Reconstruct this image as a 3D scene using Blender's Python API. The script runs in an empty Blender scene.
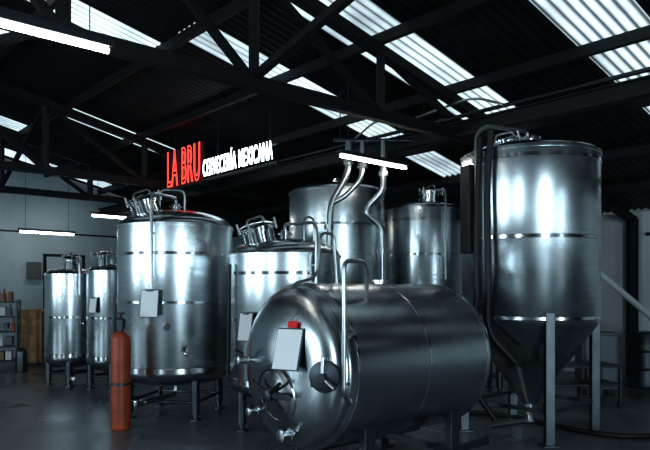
import bpy, math, random
from mathutils import Vector, Matrix
random.seed(4)
S=bpy.context.scene
COL=S.collection
D1=Vector((-.659,.752,0)); D2=Vector((.752,.659,0))
TH=math.atan2(.659,.752)
def W(u,v,z=0): return D1*u+D2*v+Vector((0,0,z))
# ---------------- materials
def newmat(n):
    m=bpy.data.materials.new(n); m.use_nodes=True
    nt=m.node_tree; b=nt.nodes['Principled BSDF']; return m,nt,b
def plain(n,c,rough=.5,metal=0,emi=None,es=0,noise=0,nscale=5,bump=0):
    m,nt,b=newmat(n)
    b.inputs['Base Color'].default_value=(*c,1); b.inputs['Roughness'].default_value=rough; b.inputs['Metallic'].default_value=metal
    if emi: b.inputs['Emission Color'].default_value=(*emi,1); b.inputs['Emission Strength'].default_value=es
    if noise or bump:
        tc=nt.nodes.new('ShaderNodeTexCoord'); no=nt.nodes.new('ShaderNodeTexNoise'); no.inputs['Scale'].default_value=nscale; no.inputs['Detail'].default_value=6
        nt.links.new(tc.outputs['Object'],no.inputs['Vector'])
        r=nt.nodes.new('ShaderNodeValToRGB'); r.color_ramp.elements[0].position=.3; r.color_ramp.elements[1].position=.7
        r.color_ramp.elements[0].color=(*[x*(1-noise) for x in c],1); r.color_ramp.elements[1].color=(*[min(1,x*(1+noise)) for x in c],1)
        nt.links.new(no.outputs['Fac'],r.inputs['Fac']); nt.links.new(r.outputs['Color'],b.inputs['Base Color'])
        if bump:
            bp=nt.nodes.new('ShaderNodeBump'); bp.inputs['Strength'].default_value=bump; bp.inputs['Distance'].default_value=.01
            nt.links.new(no.outputs['Fac'],bp.inputs['Height']); nt.links.new(bp.outputs['Normal'],b.inputs['Normal'])
    return m
def steel(n,lo,hi,r0,r1,aniso=.6,zs=40):
    m,nt,b=newmat(n); N=nt.nodes.new; L=nt.links.new
    b.inputs['Metallic'].default_value=1
    tc=N('ShaderNodeTexCoord'); mp=N('ShaderNodeMapping'); mp.inputs['Scale'].default_value=(1.0,1.0,zs)
    L(tc.outputs['Object'],mp.inputs['Vector'])
    n1=N('ShaderNodeTexNoise'); n1.inputs['Scale'].default_value=1.5; n1.inputs['Detail'].default_value=5; L(mp.outputs[0],n1.inputs['Vector'])
    n2=N('ShaderNodeTexNoise'); n2.inputs['Scale'].default_value=1.6; n2.inputs['Detail'].default_value=2; L(tc.outputs['Object'],n2.inputs['Vector'])
    r=N('ShaderNodeValToRGB'); r.color_ramp.elements[0].position=.3; r.color_ramp.elements[1].position=.7
    r.color_ramp.elements[0].color=(*lo,1); r.color_ramp.elements[1].color=(*hi,1)
    L(n1.outputs['Fac'],r.inputs['Fac']); L(r.outputs['Color'],b.inputs['Base Color'])
    mr=N('ShaderNodeMapRange'); mr.inputs['From Min'].default_value=.3; mr.inputs['From Max'].default_value=.7
    mr.inputs['To Min'].default_value=r0; mr.inputs['To Max'].default_value=r1
    L(n2.outputs['Fac'],mr.inputs['Value']); L(mr.outputs[0],b.inputs['Roughness'])
    bp=N('ShaderNodeBump'); bp.inputs['Strength'].default_value=.07; bp.inputs['Distance'].default_value=.02
    L(n2.outputs['Fac'],bp.inputs['Height']); L(bp.outputs['Normal'],b.inputs['Normal'])
    if aniso:
        b.inputs['Anisotropic'].default_value=aniso
        t=N('ShaderNodeTangent'); t.direction_type='RADIAL'; t.axis='Z'; L(t.outputs[0],b.inputs['Tangent'])
    return m
STEEL=steel('brushed_steel',(.50,.55,.57),(.62,.67,.69),.20,.28,.7)
STEEL2=steel('polished_steel',(.6,.62,.63),(.72,.73,.74),.12,.2,0,2)
PIPE=plain('pipe_steel',(.48,.5,.51),.28,1)
DARKST=plain('dark_metal',(.07,.08,.09),.4,.8)
GALV=plain('leg_steel',(.10,.115,.125),.38,.9,noise=.2)
BLACK=plain('black_rubber',(.008,.009,.011),.5)
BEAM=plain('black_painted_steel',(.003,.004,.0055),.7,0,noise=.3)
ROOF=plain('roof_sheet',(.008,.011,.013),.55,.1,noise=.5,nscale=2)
def papermat():
    m,nt,b=newmat('printed_paper'); N=nt.nodes.new; L=nt.links.new
    tc=N('ShaderNodeTexCoord'); w=N('ShaderNodeTexWave'); w.bands_direction='Z'; w.inputs['Scale'].default_value=16; w.inputs['Distortion'].default_value=.5
    L(tc.outputs['Object'],w.inputs['Vector'])
    r=N('ShaderNodeValToRGB'); r.color_ramp.elements[0].position=.0; r.color_ramp.elements[0].color=(.85,.86,.88,1); r.color_ramp.elements[1].position=.1; r.color_ramp.elements[1].color=(.97,.98,.99,1)
    L(w.outputs['Fac'],r.inputs['Fac']); L(r.outputs['Color'],b.inputs['Base Color']); b.inputs['Roughness'].default_value=.7
    return m
PAPER=papermat()
RED=plain('red_plastic',(.85,.02,.015),.4)
REDCYL=plain('red_paint',(.34,.06,.02),.45,noise=.35,nscale=6)
WOOD=plain('plywood',(.48,.28,.13),.7,noise=.3,nscale=8)
CARD=plain('cardboard',(.22,.15,.09),.8,noise=.2)
WALLM=plain('painted_wall_grey',(.40,.50,.55),.8,noise=.18,nscale=.8,bump=.1)
WALLD=plain('darkened_unseen_wall',(.03,.035,.04),.8,noise=.2,nscale=.8)  # unseen walls, made dark to cut ambient light and raise contrast
WALLR=plain('painted_wall_white',(.82,.86,.86),.8,noise=.12,nscale=1.2,bump=.1)
CABM=plain('cabinet_grey',(.10,.11,.12),.5)
WHITEP=plain('white_plastic',(.6,.61,.62),.4)
TUBE=plain('fluorescent_glow',(1,1,1),.5,emi=(1,.96,.88),es=20)
NRED=plain('neon_red',(.2,.01,.01),.5,emi=(1,.06,.045),es=2.5)
NWHT=plain('neon_white',(.8,.9,1),.5,emi=(.75,.9,1),es=6)
SIGNP=plain('sign_back_panel',(.010,.010,.012),.7)
def skymat():
    m,nt,b=newmat('skylight_sheet'); N=nt.nodes.new; L=nt.links.new
    tc=N('ShaderNodeTexCoord')
    w=N('ShaderNodeTexWave'); w.bands_direction='X'; w.wave_profile='SIN'; w.inputs['Scale'].default_value=2*math.pi/(20*.12)
    w.inputs['Distortion'].default_value=.2; L(tc.outputs['Object'],w.inputs['Vector'])
    no=N('ShaderNodeTexNoise'); no.inputs['Scale'].default_value=1.1; no.inputs['Detail'].default_value=6; L(tc.outputs['Object'],no.inputs['Vector'])
    mx=N('ShaderNodeMath'); mx.operation='MULTIPLY'; L(w.outputs['Fac'],mx.inputs[0]); L(no.outputs['Fac'],mx.inputs[1])
    mr=N('ShaderNodeMapRange'); mr.inputs['From Min'].default_value=.10; mr.inputs['From Max'].default_value=.6
    mr.inputs['To Min'].default_value=.04; mr.inputs['To Max'].default_value=1.25
    L(mx.outputs[0],mr.inputs['Value']); L(mr.outputs[0],b.inputs['Emission Strength'])  # daylight put into the emission, striped to shade the corrugation grooves
    b.inputs['Emission Color'].default_value=(.72,.90,1,1); b.inputs['Base Color'].default_value=(.1,.11,.12,1)
    return m
SKY=skymat()
def floormat():
    m,nt,b=newmat('concrete_floor'); N=nt.nodes.new; L=nt.links.new
    tc=N('ShaderNodeTexCoord'); no=N('ShaderNodeTexNoise'); no.inputs['Scale'].default_value=.9; no.inputs['Detail'].default_value=9; no.inputs['Roughness'].default_value=.65
    L(tc.outputs['Object'],no.inputs['Vector'])
    r=N('ShaderNodeValToRGB'); r.color_ramp.elements[0].position=.35; r.color_ramp.elements[0].color=(.07,.076,.084,1); r.color_ramp.elements[1].position=.66; r.color_ramp.elements[1].color=(.2,.212,.225,1)
    L(no.outputs['Fac'],r.inputs['Fac']); L(r.outputs['Color'],b.inputs['Base Color'])
    mr=N('ShaderNodeMapRange'); mr.inputs['From Min'].default_value=.35; mr.inputs['From Max'].default_value=.65; mr.inputs['To Min'].default_value=.22; mr.inputs['To Max'].default_value=.5
    L(no.outputs['Fac'],mr.inputs['Value']); L(mr.outputs[0],b.inputs['Roughness'])
    bp=N('ShaderNodeBump'); bp.inputs['Strength'].default_value=.2; bp.inputs['Distance'].default_value=.01; L(no.outputs['Fac'],bp.inputs['Height']); L(bp.outputs['Normal'],b.inputs['Normal'])
    return m
FLOORM=floormat()
# ---------------- helpers
def empty(name,loc=(0,0,0),rz=0):
    e=bpy.data.objects.new(name,None); COL.objects.link(e); e.location=loc; e.rotation_euler=(0,0,rz); e.empty_display_size=.2; return e
def mobj(name,vs,fs,mat,parent=None,smooth=True,ang=35,loc=(0,0,0),rot=(0,0,0)):
    me=bpy.data.meshes.new(name); me.from_pydata(vs,[],fs); me.validate(); me.update()
    for p in me.polygons: p.use_smooth=smooth
    if smooth:
        try: me.set_sharp_from_angle(angle=math.radians(ang))
        except Exception: pass
    for m in (mat if isinstance(mat,list) else [mat]): me.materials.append(m)
    o=bpy.data.objects.new(name,me); COL.objects.link(o); o.location=loc; o.rotation_euler=rot
    if parent: o.parent=parent
    return o
def lathe(name,prof,mat,parent=None,loc=(0,0,0),rot=(0,0,0),seg=72,ang=35):
    vs=[];fs=[];rings=[]
    for r,z in prof:
        if r<1e-5: rings.append([len(vs)]); vs.append((0,0,z))
        else:
            rings.append(list(range(len(vs),len(vs)+seg)))
            for i in range(seg):
                a=2*math.pi*i/seg; vs.append((r*math.cos(a),r*math.sin(a),z))
    for A,B in zip(rings[:-1],rings[1:]):
        for i in range(seg):
            j=(i+1)%seg
            if len(A)==1 and len(B)==1: continue
            if len(A)==1: fs.append((A[0],B[j],B[i]))
            elif len(B)==1: fs.append((A[i],A[j],B[0]))
            else: fs.append((A[i],A[j],B[j],B[i]))
    return mobj(name,vs,fs,mat,parent,True,ang,loc,rot)
def box(name,size,loc,mat,parent=None,rot=(0,0,0),bev=.006):
    x,y,z=[s/2 for s in size]
    vs=[(a*x,b*y,c*z) for a in(-1,1) for b in(-1,1) for c in(-1,1)]
    fs=[(0,1,3,2),(4,6,7,5),(0,4,5,1),(2,3,7,6),(0,2,6,4),(1,5,7,3)]
    o=mobj(name,vs,fs,mat,parent,False,30,loc,rot)
    if bev:
        m=o.modifiers.new('bevel','BEVEL'); m.width=min(bev,min(size)*.3); m.segments=2
    return o
def fillet(pts,rad):
    P=[Vector(p) for p in pts]; out=[P[0]]
    for i in range(1,len(P)-1):
        a=P[i-1]-P[i]; b=P[i+1]-P[i]; r=min(rad,a.length*.45,b.length*.45)
        s=P[i]+a.normalized()*r; e=P[i]+b.normalized()*r
        for k in range(7):
            t=k/6; out.append(s*(1-t)**2+P[i]*2*t*(1-t)+e*t*t)
    out.append(P[-1]); return out
def tube(name,pts,r,mat,parent=None,rad=.08):
    c=bpy.data.curves.new(name,'CURVE'); c.dimensions='3D'; c.bevel_depth=r; c.bevel_resolution=4; c.use_fill_caps=True
    q=fillet(pts,rad) if rad else [Vector(p) for p in pts]
    s=c.splines.new('POLY'); s.points.add(len(q)-1)
    for p,v in zip(s.points,q): p.co=(*v,1)
    s.use_smooth=True
    c.materials.append(mat); o=bpy.data.objects.new(name,c); COL.objects.link(o)
    if parent: o.parent=parent
    return o
def bar(name,a,b,w,h,mat,parent):
    a=Vector(a);b=Vector(b);d=b-a;L=d.length
    q=d.to_track_quat('X','Z')
    o=box(name,(L,w,h),(a+b)/2,mat,parent,bev=.004); o.rotation_euler=q.to_euler(); return o
def ring(name,R,z,h,t,mat,parent,rot=(0,0,0),loc=None):
    return lathe(name,[(R,z-h/2),(R+t,z-h/2+t*.5),(R+t,z+h/2-t*.5),(R,z+h/2)],mat,parent,loc or (0,0,0),rot)
def dish(R,z,h,n=12,up=True,r_end=0):
    out=[]
    for i in range(n+1):
        a=math.pi/2*i/n; r=R*math.cos(a)
        out.append((max(r,0) if i<n else 0, z+(1 if up else -1)*h*math.sin(a)))
    return out
def pol(R,a,z): a=math.radians(a); return Vector((R*math.cos(a),R*math.sin(a),z))
def paper(parent,R,a,z,w,h,redtag=False):
    p=pol(R,a,z); rz=math.radians(a)+math.pi/2
    box('label_board',(w+.02,.008,h+.02),p,DARKST,parent,(-0.15,0,rz),.002)
    box('label_sheet',(w,.006,h),pol(R+.008,a,z),PAPER,parent,(-0.15,0,rz),.001)
    box('label_clip',(w*.4,.02,.025),pol(R+.0,a,z+h/2),RED if redtag else DARKST,parent,(0,0,rz),.003)
def butterfly_valve(parent,p,direction,r=.03):
    d=Vector(direction).normalized(); q=d.to_track_quat('Z','Y').to_euler()
    lathe('valve_body',[(0,0),(r*.7,0),(r*.7,.04),(r*1.4,.04),(r*1.4,.055),(r,.06),(r,.12),(r*1.4,.125),(r*1.4,.14),(r*.8,.145),(0,.145)],PIPE,parent,p,q,24)
    tube('valve_handle',[Vector(p)+d*.09,Vector(p)+d*.09+Vector((0,0,.06)),Vector(p)+d*.16+Vector((0,0,.09))],.008,BLACK,parent,.02)
def manway(parent,loc,rot,r=.17,h=.12):
    lathe('manway_neck',[(r,-.1),(r,h),(r+.03,h),(r+.03,h+.02),(r,h+.02),(r,h+.03),(r+.035,h+.03),(r+.035,h+.05),(r*.7,h+.075),(0,h+.085)],STEEL2,parent,loc,rot,40)
    M=Matrix.Translation(loc)@Matrix.Rotation(rot[2],4,'Z')@Matrix.Rotation(rot[1],4,'Y')@Matrix.Rotation(rot[0],4,'X')
    for k in range(4):
        a=k*math.pi/2+.5
        tube('manway_clamp',[M@Vector(((r+.05)*math.cos(a),(r+.05)*math.sin(a),h-.02)),M@Vector(((r+.05)*math.cos(a),(r+.05)*math.sin(a),h+.1))],.012,PIPE,parent,0)
    tube('manway_handle',[M@Vector((-r*.8,0,h+.06)),M@Vector((-r*.6,0,h+.13)),M@Vector((r*.6,0,h+.13)),M@Vector((r*.8,0,h+.06))],.012,PIPE,parent,.04)
def vessel(name,x,y,R,zb,zt,dome,bands,face=-100,hat=None,legs=45,pipe=True,hatr=.17):
    e=empty(name,(x,y,0))
    prof=[(0,zb-.2)]+[(r,z) for r,z in reversed(dish(R,zb,.2,10,False)[:-1])]+[(R,zt)]+[(R+.012,zt),(R+.012,zt+.03),(R-.005,zt+.035)]+dish(R-.01,zt+.035,dome,14)[1:]
    lathe('shell',prof,STEEL,e)
    for i,b in enumerate(bands): ring('weld_band_%d'%i,R-.002,b,.035,.009,STEEL2,e)
    ring('base_band',R-.002,zb+.04,.07,.012,STEEL2,e)
    for k in range(4):
        a=legs+90*k; p=pol(R*.84,a,0)
        lathe('leg_%d'%k,[(0,.0),(.075,0),(.075,.015),(.03,.02),(.03,.07),(.05,.07),(.05,zb+.05)],GALV,e,(p.x,p.y,0),(0,0,0),24)
    for k in range(4):
        tube('leg_brace_%d'%k,[pol(R*.84,legs+90*k,.2),pol(R*.84,legs+90*k+90,.2)],.02,GALV,e,0)
    # bottom outlet and valve
    tube('outlet_pipe',[(0,0,zb-.18),(0,0,zb-.32),pol(R*.95,face,zb-.32)],.03,PIPE,e,.08)
    butterfly_valve(e,pol(R*.95,face,zb-.32),pol(1,face,0))
    # top fittings
    lathe('top_nozzle',[(.05,-.05),(.05,.05),(.08,.05),(.08,.07),(.05,.07),(.05,.1),(0,.1)],STEEL2,e,(0,0,zt+.03+dome),(0,0,0),24)
    if hat:
        ha,hr,tilt=hat
        p=pol(hr,ha,zt+.03+dome*math.sqrt(max(0,1-(hr/R)**2)))
        manway(e,tuple(p),(0,math.radians(tilt),math.radians(ha)),hatr)
    if pipe:
        q=[(0,0,zt+dome+.1),(0,0,zt+dome+.2),pol(R+.06,face+12,zt+dome+.16),pol(R+.06,face+12,zb+1.0)]
        tube('cip_pipe',q,.018,PIPE,e,.1)
        for z in (zt-.1,zb+1.1): bar('pipe_bracket',pol(R-.01,face+12,z),pol(R+.06,face+12,z),.02,.02,PIPE,e)
    # thermometer + sample valve
    p=pol(R-.01,face+25,zb+.55); q=pol(1,face+25,0).to_track_quat('Z','Y').to_euler()
    lathe('gauge',[(0.02,0),(.02,.04),(.035,.04),(.04,.05),(.035,.065),(0,.065)],STEEL2,e,p,q,24)
    butterfly_valve(e,pol(R-.01,face+40,zb+.25),pol(1,face+40,0),.02)
    return e
# ---------------- room
UMIN,UMAX,VMIN,VMAX=-6.3,16.0,-6.2,11.64
SL=.22; ZR=5.46
def roofz(v): return ZR-SL*abs(v)
cs=[W(UMIN,VMIN),W(UMAX,VMIN),W(UMAX,VMAX),W(UMIN,VMAX)]
vs=[(c.x,c.y,z) for z in(-.15,0) for c in cs]
mobj('floor',vs,[(0,1,2,3),(7,6,5,4),(0,4,5,1),(1,5,6,2),(2,6,7,3),(3,7,4,0)],FLOORM,None,False)
def gable(name,u,out,mat):
    pts=[(VMIN,0),(VMAX,0),(VMAX,roofz(VMAX)),(0,ZR),(VMIN,roofz(VMIN))]
    a=[W(u,v,z) for v,z in pts]; b=[W(u+out,v,z) for v,z in pts]; n=5
    fs=[tuple(range(n)),tuple(range(2*n-1,n-1,-1))]+[(i,i+n,(i+1)%n+n,(i+1)%n) for i in range(n)]
    mobj(name,a+b,fs,mat,None,False)
def eave(name,v,out,mat):
    pts=[(UMIN,0),(UMAX,0),(UMAX,roofz(v)),(UMIN,roofz(v))]
    a=[W(u,v,z) for u,z in pts]; b=[W(u,v+out,z) for u,z in pts]; n=4
    fs=[tuple(range(n)),tuple(range(2*n-1,n-1,-1))]+[(i,i+n,(i+1)%n+n,(i+1)%n) for i in range(n)]
    mobj(name,a+b,fs,mat,None,False)
gable('wall_left',UMAX,.15,WALLM); gable('wall_near',UMIN,-.15,WALLD)
eave('wall_right',VMAX,.15,WALLR); eave('wall_rear',VMIN,-.15,WALLD)
# corrugated roof; local x = along D1, local y = along D2
bays=[VMAX*k/9 for k in range(10)]
strips={-3.3:{2,3,4,5},-1.2:set(range(7)),.9:{3,4,5,6,7},3.0:set(range(9)),5.1:set(range(0,6)),6.9:{3,4,5,6},9.2:{1},7.9:{1,2},11.4:{3,4},13.3:{2},15.4:{3,4}}  # first three strips are out of view, added for horizontal tank highlights
vrow=[VMIN,-4.6,-3.1,-1.6]+bays
per=.12; n=6; step=per/n; cnt=int((UMAX-UMIN)/step)+1
us=[UMIN+i*step for i in range(cnt)]
verts=[];faces=[];mi=[]
for v in vrow:
    for u in us: verts.append((u,v,roofz(v)+.05+.018*math.sin(2*math.pi*u/per)))
for r in range(len(vrow)-1):
    for i in range(cnt-1):
        a=r*cnt+i; faces.append((a,a+1,a+cnt+1,a+cnt))
        uc=(us[i]+us[i+1])/2; m=0
        for s,b in strips.items():
            if abs(uc-s)<(.40 if s<6 else .3):
                if r>=4:
                    if (r-4)+0 in b: m=1
                elif r==3: m=0
                elif s in(.9,3.0,5.1,9.2,11.4): m=1  # rear-slope strips, unseen, added for light and steel reflections
        mi.append(m)
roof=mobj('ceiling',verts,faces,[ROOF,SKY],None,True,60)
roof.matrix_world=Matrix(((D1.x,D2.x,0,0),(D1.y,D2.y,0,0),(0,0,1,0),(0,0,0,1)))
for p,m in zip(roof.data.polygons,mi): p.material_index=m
# purlins
pe=empty('roof_purlins')
for k,v in enumerate(bays[:-1]+[-1.6,-3.1,-4.6]):
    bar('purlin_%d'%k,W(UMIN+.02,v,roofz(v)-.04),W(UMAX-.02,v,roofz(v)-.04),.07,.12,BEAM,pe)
# trusses
CH=3.45
for ti,u in enumerate((.9,5.0,10.8,13.3)):
    t=empty('roof_truss' if ti==0 else 'roof_truss.%03d'%ti)
    def z2(v): return roofz(v)-.16
    ve=8.4
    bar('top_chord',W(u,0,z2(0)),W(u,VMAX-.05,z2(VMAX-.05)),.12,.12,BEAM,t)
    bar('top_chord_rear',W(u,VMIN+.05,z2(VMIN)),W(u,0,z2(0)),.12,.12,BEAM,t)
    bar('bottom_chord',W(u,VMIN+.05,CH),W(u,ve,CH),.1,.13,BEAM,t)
    vs_=[-5.6,-3.7,-1.85,0,1.75,3.5,5.2,6.9]
    for k,v in enumerate(vs_):
        bar('web_post_%d'%k,W(u,v,CH),W(u,v,z2(v)),.09,.09,BEAM,t)
    for k in range(len(vs_)-1):
        v0,v1=vs_[k],vs_[k+1]
        if v0>=0: bar('web_diag_%d'%k,W(u,v0,z2(v0)),W(u,v1,CH),.07,.07,BEAM,t)
        else: bar('web_diag_%d'%k,W(u,v0,CH),W(u,v1,z2(v1)),.07,.07,BEAM,t)
    bar('column',W(u,VMAX-.12,0),W(u,VMAX-.12,z2(VMAX-.12)),.15,.15,BEAM,t)
# longitudinal bracing
lb=empty('roof_bracing')
for k,(u0,u1,v) in enumerate([(10.8,13.3,0.02),(5,10.8,1.75),(10.8,13.3,3.5),(.9,5,3.5)]):
    bar('brace_%d'%k,W(u0,v,CH+.05),W(u1,v,roofz(v)-.2),.07,.07,BEAM,lb)
    bar('brace_b%d'%k,W(u0,v,roofz(v)-.2),W(u1,v,CH+.05),.07,.07,BEAM,lb)
# long service beam
sb=empty('service_beam')
bar('beam_web',W(UMIN+.05,6.5,3.49),W(UMAX-.05,6.5,3.49),.03,.16,BEAM,sb)
bar('beam_flange_top',W(UMIN+.05,6.5,3.57),W(UMAX-.05,6.5,3.57),.14,.02,BEAM,sb)
bar('beam_flange_bottom',W(UMIN+.05,6.5,3.41),W(UMAX-.05,6.5,3.41),.14,.02,BEAM,sb)
tube('beam_conduit',[W(0,6.4,3.62),W(12,6.4,3.62)],.025,BLACK,sb,0)
tube('beam_cable',[W(4.2,6.36,3.62),W(4.6,6.36,3.8),W(5.6,6.36,3.72),W(6.2,6.36,3.85),W(6.7,6.36,3.62)],.015,PIPE,sb,.2)
# ---------------- lamps
def strip_light(name,c,L,r=.022):
    e=empty(name,c,TH)
    box('lamp_housing',(L+.06,.09,.05),(0,0,.045),DARKST,e)
    lathe('lamp_tube',[(0,-L/2),(r,-L/2),(r,L/2),(0,L/2)],TUBE,e,(0,0,-.005),(0,math.pi/2,0),16)
    v=Vector(c).dot(D2)
    for s in(-1,1):
        vv=v+s*L*.4
        bar('lamp_hanger',(s*L*.4,0,.06),(s*L*.4,0,roofz(vv)-c[2]+.0),.008,.008,BLACK,e)
strip_light('fluorescent_lamp',(-2.14,4.38,3.3),1.4,.02)
strip_light('fluorescent_lamp.001',(.62,8.1,3.12),1.15,.018)
strip_light('fluorescent_lamp.002',(-4.25,13.4,3.04),1.1)
strip_light('fluorescent_lamp.003',(-6.15,14.4,2.81),1.15)
# ---------------- neon sign
sg=empty('neon_sign')
def text(name,s,u0,u1,z0,z1,mat,outline,v=5.5):
    c=bpy.data.curves.new(name,'FONT'); c.body=s; c.size=1
    if outline: c.fill_mode='NONE'; c.bevel_depth=.016; c.bevel_resolution=2; c.space_character=1.12
    else: c.extrude=.02; c.space_character=1.12; c.offset=.012
    c.materials.append(mat)
    o=bpy.data.objects.new(name,c); COL.objects.link(o)
    bpy.context.view_layer.update()
    bb=[Vector(b) for b in o.bound_box]; x0=min(b.x for b in bb); x1=max(b.x for b in bb); y0=min(b.y for b in bb); y1=max(b.y for b in bb)
    sx=(u0-u1)/(x1-x0); sy=(z1-z0)/(y1-y0)
    o.scale=(sx,sy,min(sx,sy)); o.rotation_euler=(math.pi/2,0,math.atan2(-.752,.659))
    o.location=W(u0,v,z0)-Vector((.659,-.752,0))*x0*sx-Vector((0,0,1))*y0*sy
    o.parent=sg
text('letters_red','LA BRU',10.52,9.40,3.34,3.98,NRED,True)
text('letters_white','CERVECER\u00cdA MEXICANA',9.3,7.4,3.38,3.72,NWHT,False)
bar('red_back_panel',W(10.52,5.57,3.67),W(9.38,5.57,3.67),.03,.66,SIGNP,sg)
bar('sign_rail',W(10.5,5.56,3.33),W(7.35,5.56,3.33),.05,.05,BEAM,sg)
bar('sign_rail_top',W(10.5,5.56,3.6),W(7.35,5.56,3.6),.03,.03,BEAM,sg)
for u in(10.4,9.0,7.6):
    bar('sign_hanger',W(u,5.6,3.3),W(u,5.6,roofz(5.6)),.02,.02,BEAM,sg)
    
# ---------------- vertical tanks
t1=vessel('brewing_tank',-1.857,8.1,.70,.55,2.27,.2,[1.38,1.95],face=-110,hat=(-130,.42,22),legs=35)
paper(t1,.78,-99,1.37,.2,.30)
tube('guard_loop',[pol(.35,-60,2.4),pol(.35,-60,2.72),pol(.35,-110,2.72),pol(.35,-110,2.45)],.014,PIPE,t1,.08)
t2=vessel('brewing_tank.001',-.449,7.3,.62,.5,1.88,.18,[1.2,1.7],face=-70,hat=(-135,.36,18),legs=30)
paper(t2,.70,-122,1.14,.16,.28)
tube('guard_loop',[pol(.35,-50,2.0),pol(.35,-50,2.32),pol(.35,-20,2.32),pol(.35,-20,2.0)],.014,PIPE,t2,.08)
tube('side_pipe',[pol(.66,-150,1.8),pol(.68,-150,.6)],.02,BLACK,t2,0)
t6=vessel('brewing_tank.002',-4.17,10.6,.375,.45,1.76,.1,[1.1],face=-60,hat=(-60,.15,10),legs=20,hatr=.11)
t7=vessel('brewing_tank.003',-3.36,10.2,.36,.45,1.80,.1,[1.1],face=-60,hat=(-120,.15,10),legs=20,hatr=.11)
paper(t7,.41,-110,1.3,.12,.22)
t3=vessel('fermentation_tank',.185,10.1,.74,.7,3.0,.13,[2.5,1.6],face=-60,hat=None,legs=45,pipe=False)
t4=vessel('fermentation_tank.001',1.63,10.8,.625,.7,2.82,.13,[2.1,2.66],face=-80,hat=(-70,.25,5),legs=45)
t8=vessel('fermentation_tank.002',2.9,10.0,.5,.7,2.9,.13,[2.1],face=-80,hat=None,legs=45,pipe=False)
# conical fermenter
cf=empty('conical_fermenter',(2.2,7.0,0)); R=.715
prof=[(0,.22),(.06,.22),(.06,.3),(.1,.34),(R-.03,1.16),(R,1.21),(R,2.92),(R+.012,2.92),(R+.012,2.95),(R-.005,2.955)]+dish(R-.01,2.955,.1,14)[1:]
lathe('shell',prof,STEEL,cf)
for i,z in enumerate((1.24,2.05,2.85)): ring('weld_band_%d'%i,R-.002,z,.04,.01,STEEL2,cf)
for k in range(4):
    p=pol(R-.02,-92+90*k,0); 
    box('leg_%d'%k,(.09,.09,1.3),(p.x,p.y,.65),GALV,cf,(0,0,math.radians(-92+90*k)))
    box('foot_%d'%k,(.16,.16,.02),(p.x,p.y,.01),GALV,cf)
for k in range(4):
    bar('leg_brace_%d'%k,pol(R-.04,-92+90*k,.33),pol(R-.04,-2+90*k,.33),.04,.04,GALV,cf)
butterfly_valve(cf,(0,0,.24),(0,-.3,-.95)) 
tube('drain_pipe',[(0,0,.25),(0,0,.12),(-.5,-.3,.12)],.03,PIPE,cf,.08)
lathe('top_nozzle',[(.08,-.05),(.08,.08),(.12,.08),(.12,.11),(0,.12)],STEEL2,cf,(0,0,3.05),(0,0,0),24)
tube('vent_pipe',[(-.05,-.1,3.1),(-.05,-.1,3.2),(-.55,-.35,3.2),pol(R+.05,-150,3.1),pol(R+.05,-150,1.4)],.02,PIPE,cf,.1)
tube('glycol_hose',[pol(R+.06,-135,3.1),pol(R+.08,-138,2.6),pol(R+.09,-136,1.6),pol(R+.05,-140,1.1),pol(R-.1,-120,.8)],.035,BLACK,cf,.3)
tube('glycol_hose_b',[pol(R+.06,-145,3.05),pol(R+.1,-146,2.2),pol(R+.09,-146,1.3),pol(R+.15,-160,.7),pol(R-.1,-140,.2)],.03,BLACK,cf,.3)
box('control_panel',(.16,.1,.9),pol(R+.06,-158,2.35),BLACK,cf,(0,0,math.radians(-68)))
manway(cf,(-.3,-.2,3.03),(0,math.radians(-12),0),.14,.0)
# ---------------- horizontal tank
L=1.62
ht=empty('horizontal_storage_tank',(-.2,5.1,0),TH); R=.65; ZC=.92
rot=(0,math.pi/2,0)   # local z -> local x of parent
pr=[(0,-.24)]+[(r,z) for r,z in reversed(dish(R-.02,-.02,.22,14,False)[:-1])]+[(R,0),(R,L)]+dish(R-.02,L+.02,.2,14)
lathe('shell',pr,STEEL,ht,(0,0,ZC),rot,96)
for i,z in enumerate((.03,.82,L-.03)): lathe('weld_seam_%d'%i,[(R-.002,z-.012),(R+.003,z-.01),(R+.003,z+.01),(R-.002,z+.012)],STEEL2,ht,(0,0,ZC),rot,96)
for k,(s,a) in enumerate(((.33,-.42),(1.38,-.42),(.33,.42),(1.38,.42))):
    box('leg_%d'%k,(.11,.07,.62),(s,a,.31),GALV,ht)
    box('leg_pad_%d'%k,(.2,.02,.16),(s,a*1.09,.55),GALV,ht)
    box('foot_%d'%k,(.18,.16,.02),(s,a,.01),GALV,ht)
for k,a in enumerate((-.42,.42)): bar('skid_rail_%d'%k,(.2,a,.12),(1.9,a,.12),.06,.06,GALV,ht)
for k,s in enumerate((.33,1.38)): bar('skid_cross_%d'%k,(s,-.42,.12),(s,.42,.12),.06,.06,GALV,ht)
def hx(y,z):
    rr=min(.999,math.hypot(y,z-ZC)/(R-.02)); return -.02-.22*math.sqrt(1-rr*rr)
fr=(0,-math.pi/2,0)
hy,hz=.02,.72
lathe('hatch_frame',[(.235,-.12),(.235,.03),(.2,.035),(.2,.01),(.19,.03),(.1,.055),(0,.06)],STEEL2,ht,(hx(hy,hz)+.03,hy,hz),(0,-math.pi/2-.18,0),48)
lathe('hatch_hub',[(.05,0),(.05,.05),(.03,.06),(0,.06)],DARKST,ht,(hx(hy,hz)-.03,hy,hz),fr,24)
for k in range(3):
    a=k*2*math.pi/3+.5
    tube('hatch_spoke_%d'%k,[(hx(hy,hz)-.07,hy,hz),(hx(hy,hz)-.08,hy+.2*math.cos(a),hz+.2*math.sin(a))],.014,BLACK,ht,0)
bar('hatch_crossbar',(hx(hy,hz)-.05,hy-.25,hz),(hx(hy,hz)-.05,hy+.25,hz),.03,.04,DARKST,ht)
py,pz=-.49,.90
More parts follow.
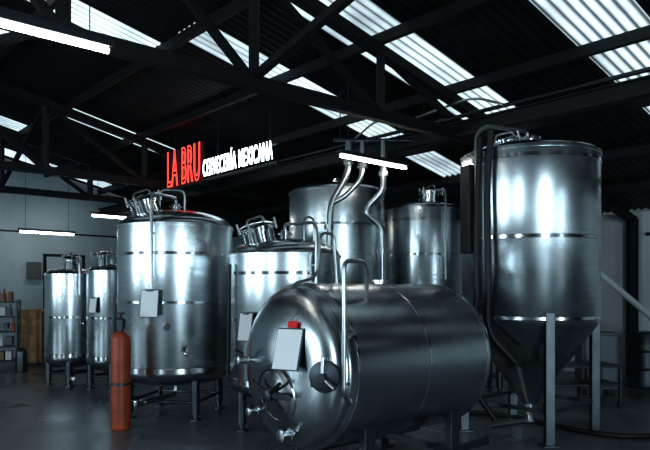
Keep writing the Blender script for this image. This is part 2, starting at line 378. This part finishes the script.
lathe('side_port',[(.09,-.12),(.09,.03),(.115,.03),(.115,.05),(.08,.06),(.03,.065),(.03,.11),(0,.11)],DARKST,ht,(hx(py,pz)+.01,py,pz),(0,-math.pi/2,.45),32)
for k in range(3):
    a=k*2*math.pi/3+math.pi/2
    tube('port_lug_%d'%k,[(hx(py,pz)-.06,py-.03,pz),(hx(py,pz)-.05,py-.03+.14*math.cos(a),pz+.14*math.sin(a))],.016,PIPE,ht,0)
butterfly_valve(ht,(hx(-.1,.42)+.02,-.1,.42),(-1,0,0),.035)
butterfly_valve(ht,(hx(.3,.55)+.02,.3,.55),(-1,0,0),.025)
butterfly_valve(ht,(hx(.42,.95)+.02,.42,.95),(-1,0,0),.025)
# clipboard hanging on the head
ly=-.2
box('label_board',(.008,.23,.32),(-.27,ly,1.08),DARKST,ht,(0,.3,.35),.002)
box('label_sheet',(.006,.21,.30),(-.278,ly,1.08),PAPER,ht,(0,.3,.35),.001)
box('label_tag',(.02,.08,.05),(-.225,ly,1.26),RED,ht,(0,.3,.35),.005)
tube('label_hook',[(-.22,ly,1.27),(-.2,ly,1.33),(-.1,ly,1.36)],.006,PIPE,ht,.02)
# tall pipes beside the head
tube('sight_pipe',[(-.02,-.6,.70),(-.10,-.62,.78),(-.10,-.62,1.72),(.12,-.6,1.72),(.3,-.45,1.66),(.34,-.4,1.42)],.017,PIPE,ht,.06)
tube('sight_pipe_b',[(-.10,.0,1.36),(-.08,.0,1.56),(.18,.0,1.62),(.22,.0,1.98),(.36,.0,1.98),(.40,.0,1.55)],.013,PIPE,ht,.08)
for z in(.85,1.2): bar('pipe_bracket',(-.10,-.62,z),(.03,-.60,z),.02,.02,PIPE,ht)
lathe('top_fitting',[(.05,-.05),(.05,.02),(.07,.02),(.07,.035),(0,.035)],STEEL2,ht,(.9,0,ZC+R),(0,0,0),24)
# ---------------- overhead pipes
op=empty('overhead_pipework'); PY=8.55
def px(pts): return [(x*1.07,PY,1.5+(z-1.5)*1.07) for x,z in pts]
tube('pipe_a',px([(.29,3.36),(.29,2.95),(.07,2.6),(.05,1.98),(.05,1.2)]),.043,PIPE,op,.15)
tube('pipe_b',px([(.72,3.36),(.72,2.75),(.52,2.55),(.52,2.45),(.7,2.3),(.7,1.5),(.7,.5)]),.043,PIPE,op,.1)
tube('pipe_c',px([(.46,3.36),(.46,2.9),(.25,2.68),(.1,2.6)]),.035,PIPE,op,.12)
tube('pipe_header',px([(.1,3.36),(1.5,3.36)]),.03,DARKST,op,0)
for x,z in((.29,3.1),(.72,2.95),(.05,2.3),(.7,2.0),(.46,3.05)):
    lathe('pipe_union',[(.04,-.03),(.065,-.03),(.065,.03),(.04,.03)],PIPE,op,px([(x,z)])[0],(0,0,0),20)
for x in(.2,1.3): bar('pipe_hanger',(x,PY,3.46),(x,PY,roofz(Vector((x,PY,0)).dot(D2))),.015,.015,BLACK,op)
# ---------------- gas cylinder (tall)
gc=empty('gas_cylinder',(-2.23,7.1,0))
lathe('cylinder_body',[(0,.01),(.09,0),(.105,.02),(.105,.98)]+dish(.105,.98,.1,8)[1:-1]+[(.03,1.075),(0,1.075)],REDCYL,gc,seg=40)
lathe('valve_neck',[(.03,1.06),(.03,1.1),(.05,1.1),(.055,1.2),(.04,1.22),(0,1.22)],DARKST,gc,seg=24)
lathe('valve_wheel',[(0,1.22),(.015,1.22),(.015,1.26),(.045,1.26),(.045,1.275),(0,1.28)],BLACK,gc,seg=20)
ring('cylinder_band',.105,.5,.03,.003,DARKST,gc)
g2=empty('small_gas_cylinder',(-5.7,12.2,0))
lathe('cylinder_body',[(0,0),(.1,0),(.105,.02),(.105,.36)]+dish(.105,.36,.09,8)[1:-1]+[(.03,.46),(.03,.5),(0,.5)],GALV,g2,seg=32)
# ---------------- left clutter
cb=empty('plywood_cabinet',(-5.95,13.4,0),TH-.5)
box('carcass',(.64,.4,1.08),(0,0,.6),WOOD,cb); box('door_panel',(.58,.02,1.0),(0,-.21,.6),WOOD,cb); box('plinth',(.56,.36,.06),(0,0,.03),BLACK,cb); box('handle',(.02,.03,.12),(.2,-.23,.7),DARKST,cb)
def rack(name,loc,w,d,h,n,fill=True,rz=TH):
    e=empty(name,loc,rz)
    for x in(-w/2,w/2):
        for y in(-d/2,d/2): box('post',(.04,.04,h),(x,y,h/2),DARKST,e)
    for k in range(n):
        z=.15+k*(h-.2)/(n-1); box('shelf_%d'%k,(w,d,.03),(0,0,z),DARKST,e)
        if fill and k<n-0:
            x=-w/2+.05
            while x<w/2-.1:
                t=random.random(); s=random.uniform(.06,.14)
                if t<.35: box('stored_box',(s,.25,random.uniform(.1,.2)),(x+s/2,0,z+.015+.1),random.choice([CARD,WHITEP,CARD,CABM]),e)
                else: lathe('stored_bottle',[(0,0),(.04,0),(.04,.13),(.016,.18),(.016,.25),(0,.25)],random.choice([REDCYL,WHITEP,REDCYL,CARD,CABM]),e,(x+s/2,-.05,z+.015),seg=16)
                x+=s+.03
    return e
rack('storage_rack',(-6.55,12.6,0),1.1,.4,1.35,5,rz=.3)
rl=empty('tubular_guard_rail',(-5.15,13.1,0),.55)
for x in(-.5,0,.5): box('rail_post',(.04,.04,1.1),(x,0,.55),DARKST,rl)
for z in(.4,.75,1.1): box('rail_bar_%d'%int(z*100),(1.04,.035,.035),(0,0,z),DARKST,rl)
wf=empty('metal_door_frame',(-5.75,14.35,0),TH)
box('post_a',(.06,.06,2.3),(-.42,0,1.15),BEAM,wf); box('post_b',(.06,.06,2.3),(.42,0,1.15),BEAM,wf); box('header',(.9,.06,.06),(0,0,2.3),BEAM,wf)
tr=empty('wall_conduit')
tube('conduit_a',[W(15.95,3.3,.02),W(15.95,3.3,4.4)],.03,BLACK,tr,0); tube('conduit_b',[W(15.94,3,2.9),W(15.94,9.5,2.9)],.02,BLACK,tr,0)
box('junction_box',(.3,.12,.4),W(15.92,4.9,2.0),CABM,tr,(0,0,TH))
# ---------------- right side
rp=empty('inclined_pipe')
tube('pipe_run',[(3.7,9.15,1.9),(4.95,9.15,.85)],.045,WHITEP,rp,0)
bar('stand_a',(3.85,9.15,0),(3.85,9.15,1.78),.04,.04,DARKST,rp); bar('stand_b',(4.8,9.15,0),(4.8,9.15,.98),.04,.04,DARKST,rp)
cond=empty('electrical_conduit')
for k,u in enumerate((3.9,3.55,3.3,2.9,4.6)):
    tube('conduit_%d'%k,[W(u,VMAX-.05,.6+.3*k%1),W(u,VMAX-.05,2.75)],.022,[DARKST,BLACK,PIPE][k%3],cond,0)
tube('conduit_h',[W(1.5,VMAX-.05,2.5),W(4.8,VMAX-.05,2.5)],.03,DARKST,cond,0)
tube('conduit_loop',[W(3.9,VMAX-.08,2.3),W(3.7,VMAX-.08,1.6),W(3.4,VMAX-.08,1.6),W(3.3,VMAX-.08,2.2)],.02,BLACK,cond,.2)
box('fuse_box',(.5,.14,.35),W(3.2,VMAX-.12,1.6),CABM,cond,(0,math.pi/2,TH+math.pi/2))
cc=empty('control_cabinet',(4.0,9.6,0),-.1)
box('cabinet_body',(.5,.4,.82),(0,0,.5),CABM,cc); box('cabinet_door',(.44,.02,.74),(0,-.21,.5),DARKST,cc)
for x in(-.2,.2):
    for y in(-.15,.15): box('cabinet_foot',(.05,.05,.09),(x,y,.045),BLACK,cc)
dr=empty('steel_drum',(5.05,10.3,0))
lathe('drum_shell',[(0,0),(.27,0),(.28,.02),(.27,.04),(.27,.28),(.285,.3),(.27,.32),(.27,.56),(.285,.58),(.27,.6),(.27,.84),(.28,.87),(.26,.87),(.26,.85),(0,.85)],DARKST,dr,seg=48)
hs=empty('floor_hose')
pts=[]
for i in range(60):
    t=i/59; pts.append((1.6+1.9*t,7.9-1.4*t+.25*math.sin(t*7),.03))
tube('hose_run',pts,.028,BLACK,hs,0)
pl=empty('pipe_trolley',(3.3,8.6,0),.1)
for x in(-.5,.5):
    for y in(-.25,.25): box('post',(.04,.04,.5),(x,y,.29),DARKST,pl); lathe('wheel',[(0,-.015),(.045,-.015),(.045,.015),(0,.015)],BLACK,pl,(x,y,.045),(math.pi/2,0,0),20)
box('tray',(1.04,.54,.03),(0,0,.3),DARKST,pl); box('tray_top',(1.04,.54,.03),(0,0,.54),DARKST,pl)
# ---------------- doorways / windows in the near walls with daylight, plus added fill openings
def opening(name,u,v,w,h,z0,axis):
    e=empty(name,W(u,v,z0),TH if axis=='u' else TH+math.pi/2)
    for x in(-w/2-.04,w/2+.04): box('jamb',(.08,.1,h),(x,0,h/2),BEAM,e)
    box('head',(w+.16,.1,.08),(0,0,h+.04),BEAM,e)
    return e
def area(name,loc,dirv,w,h,power,col):
    l=bpy.data.lights.new(name,'AREA'); l.shape='RECTANGLE'; l.size=w; l.size_y=h; l.energy=power; l.color=col
    o=bpy.data.objects.new(name,l); COL.objects.link(o); o.location=loc
    o.rotation_euler=Vector(dirv).to_track_quat('-Z','Y').to_euler(); return o
C1=(.68,.88,1)
opening('door_1',UMIN+.06,-.66,1.6,3.2,.0,'u')
area('door_daylight',W(UMIN+.12,-.66,1.65),D1,1.5,3.1,340,C1)
opening('added_opening_a',UMIN+.06,4.6,.6,2.6,.0,'u')  # unseen opening and its light, added for another narrow streak on the steel
area('added_fill_a',W(UMIN+.12,4.6,1.35),D1,.5,2.5,60,C1)
opening('window_1',5.9,VMIN+.06,1.2,2.4,1.0,'v')
area('window_daylight',W(5.9,VMIN+.12,2.2),D2,1.1,2.3,180,C1)
opening('added_opening_b',10.5,VMIN+.06,1.0,2.4,1.0,'v')  # added out of view with its area light, for more tank streaks
area('added_fill_b',W(10.5,VMIN+.12,2.2),D2,.9,2.3,140,C1)
opening('added_opening_c',0.5,VMIN+.06,.8,2.4,1.0,'v')  # extra unseen opening, added only to carry more fill light
area('added_fill_c',W(.5,VMIN+.12,2.2),D2,.7,2.3,120,C1)
# world
w=bpy.data.worlds.new('world'); S.world=w; w.use_nodes=True
w.node_tree.nodes['Background'].inputs[0].default_value=(.5,.6,.7,1); w.node_tree.nodes['Background'].inputs[1].default_value=.1
# camera
cam=bpy.data.cameras.new('camera'); co=bpy.data.objects.new('camera',cam); COL.objects.link(co)
co.location=(0,0,1.5); co.rotation_euler=(math.pi/2,0,0); cam.lens=36; cam.sensor_width=36; cam.shift_y=67/650; cam.clip_start=.05
S.camera=co
S.view_settings.view_transform='Standard'
for lk in ('Medium High Contrast','Standard - Medium High Contrast'):
    try: S.view_settings.look=lk; break
    except Exception: pass
S.view_settings.exposure=0
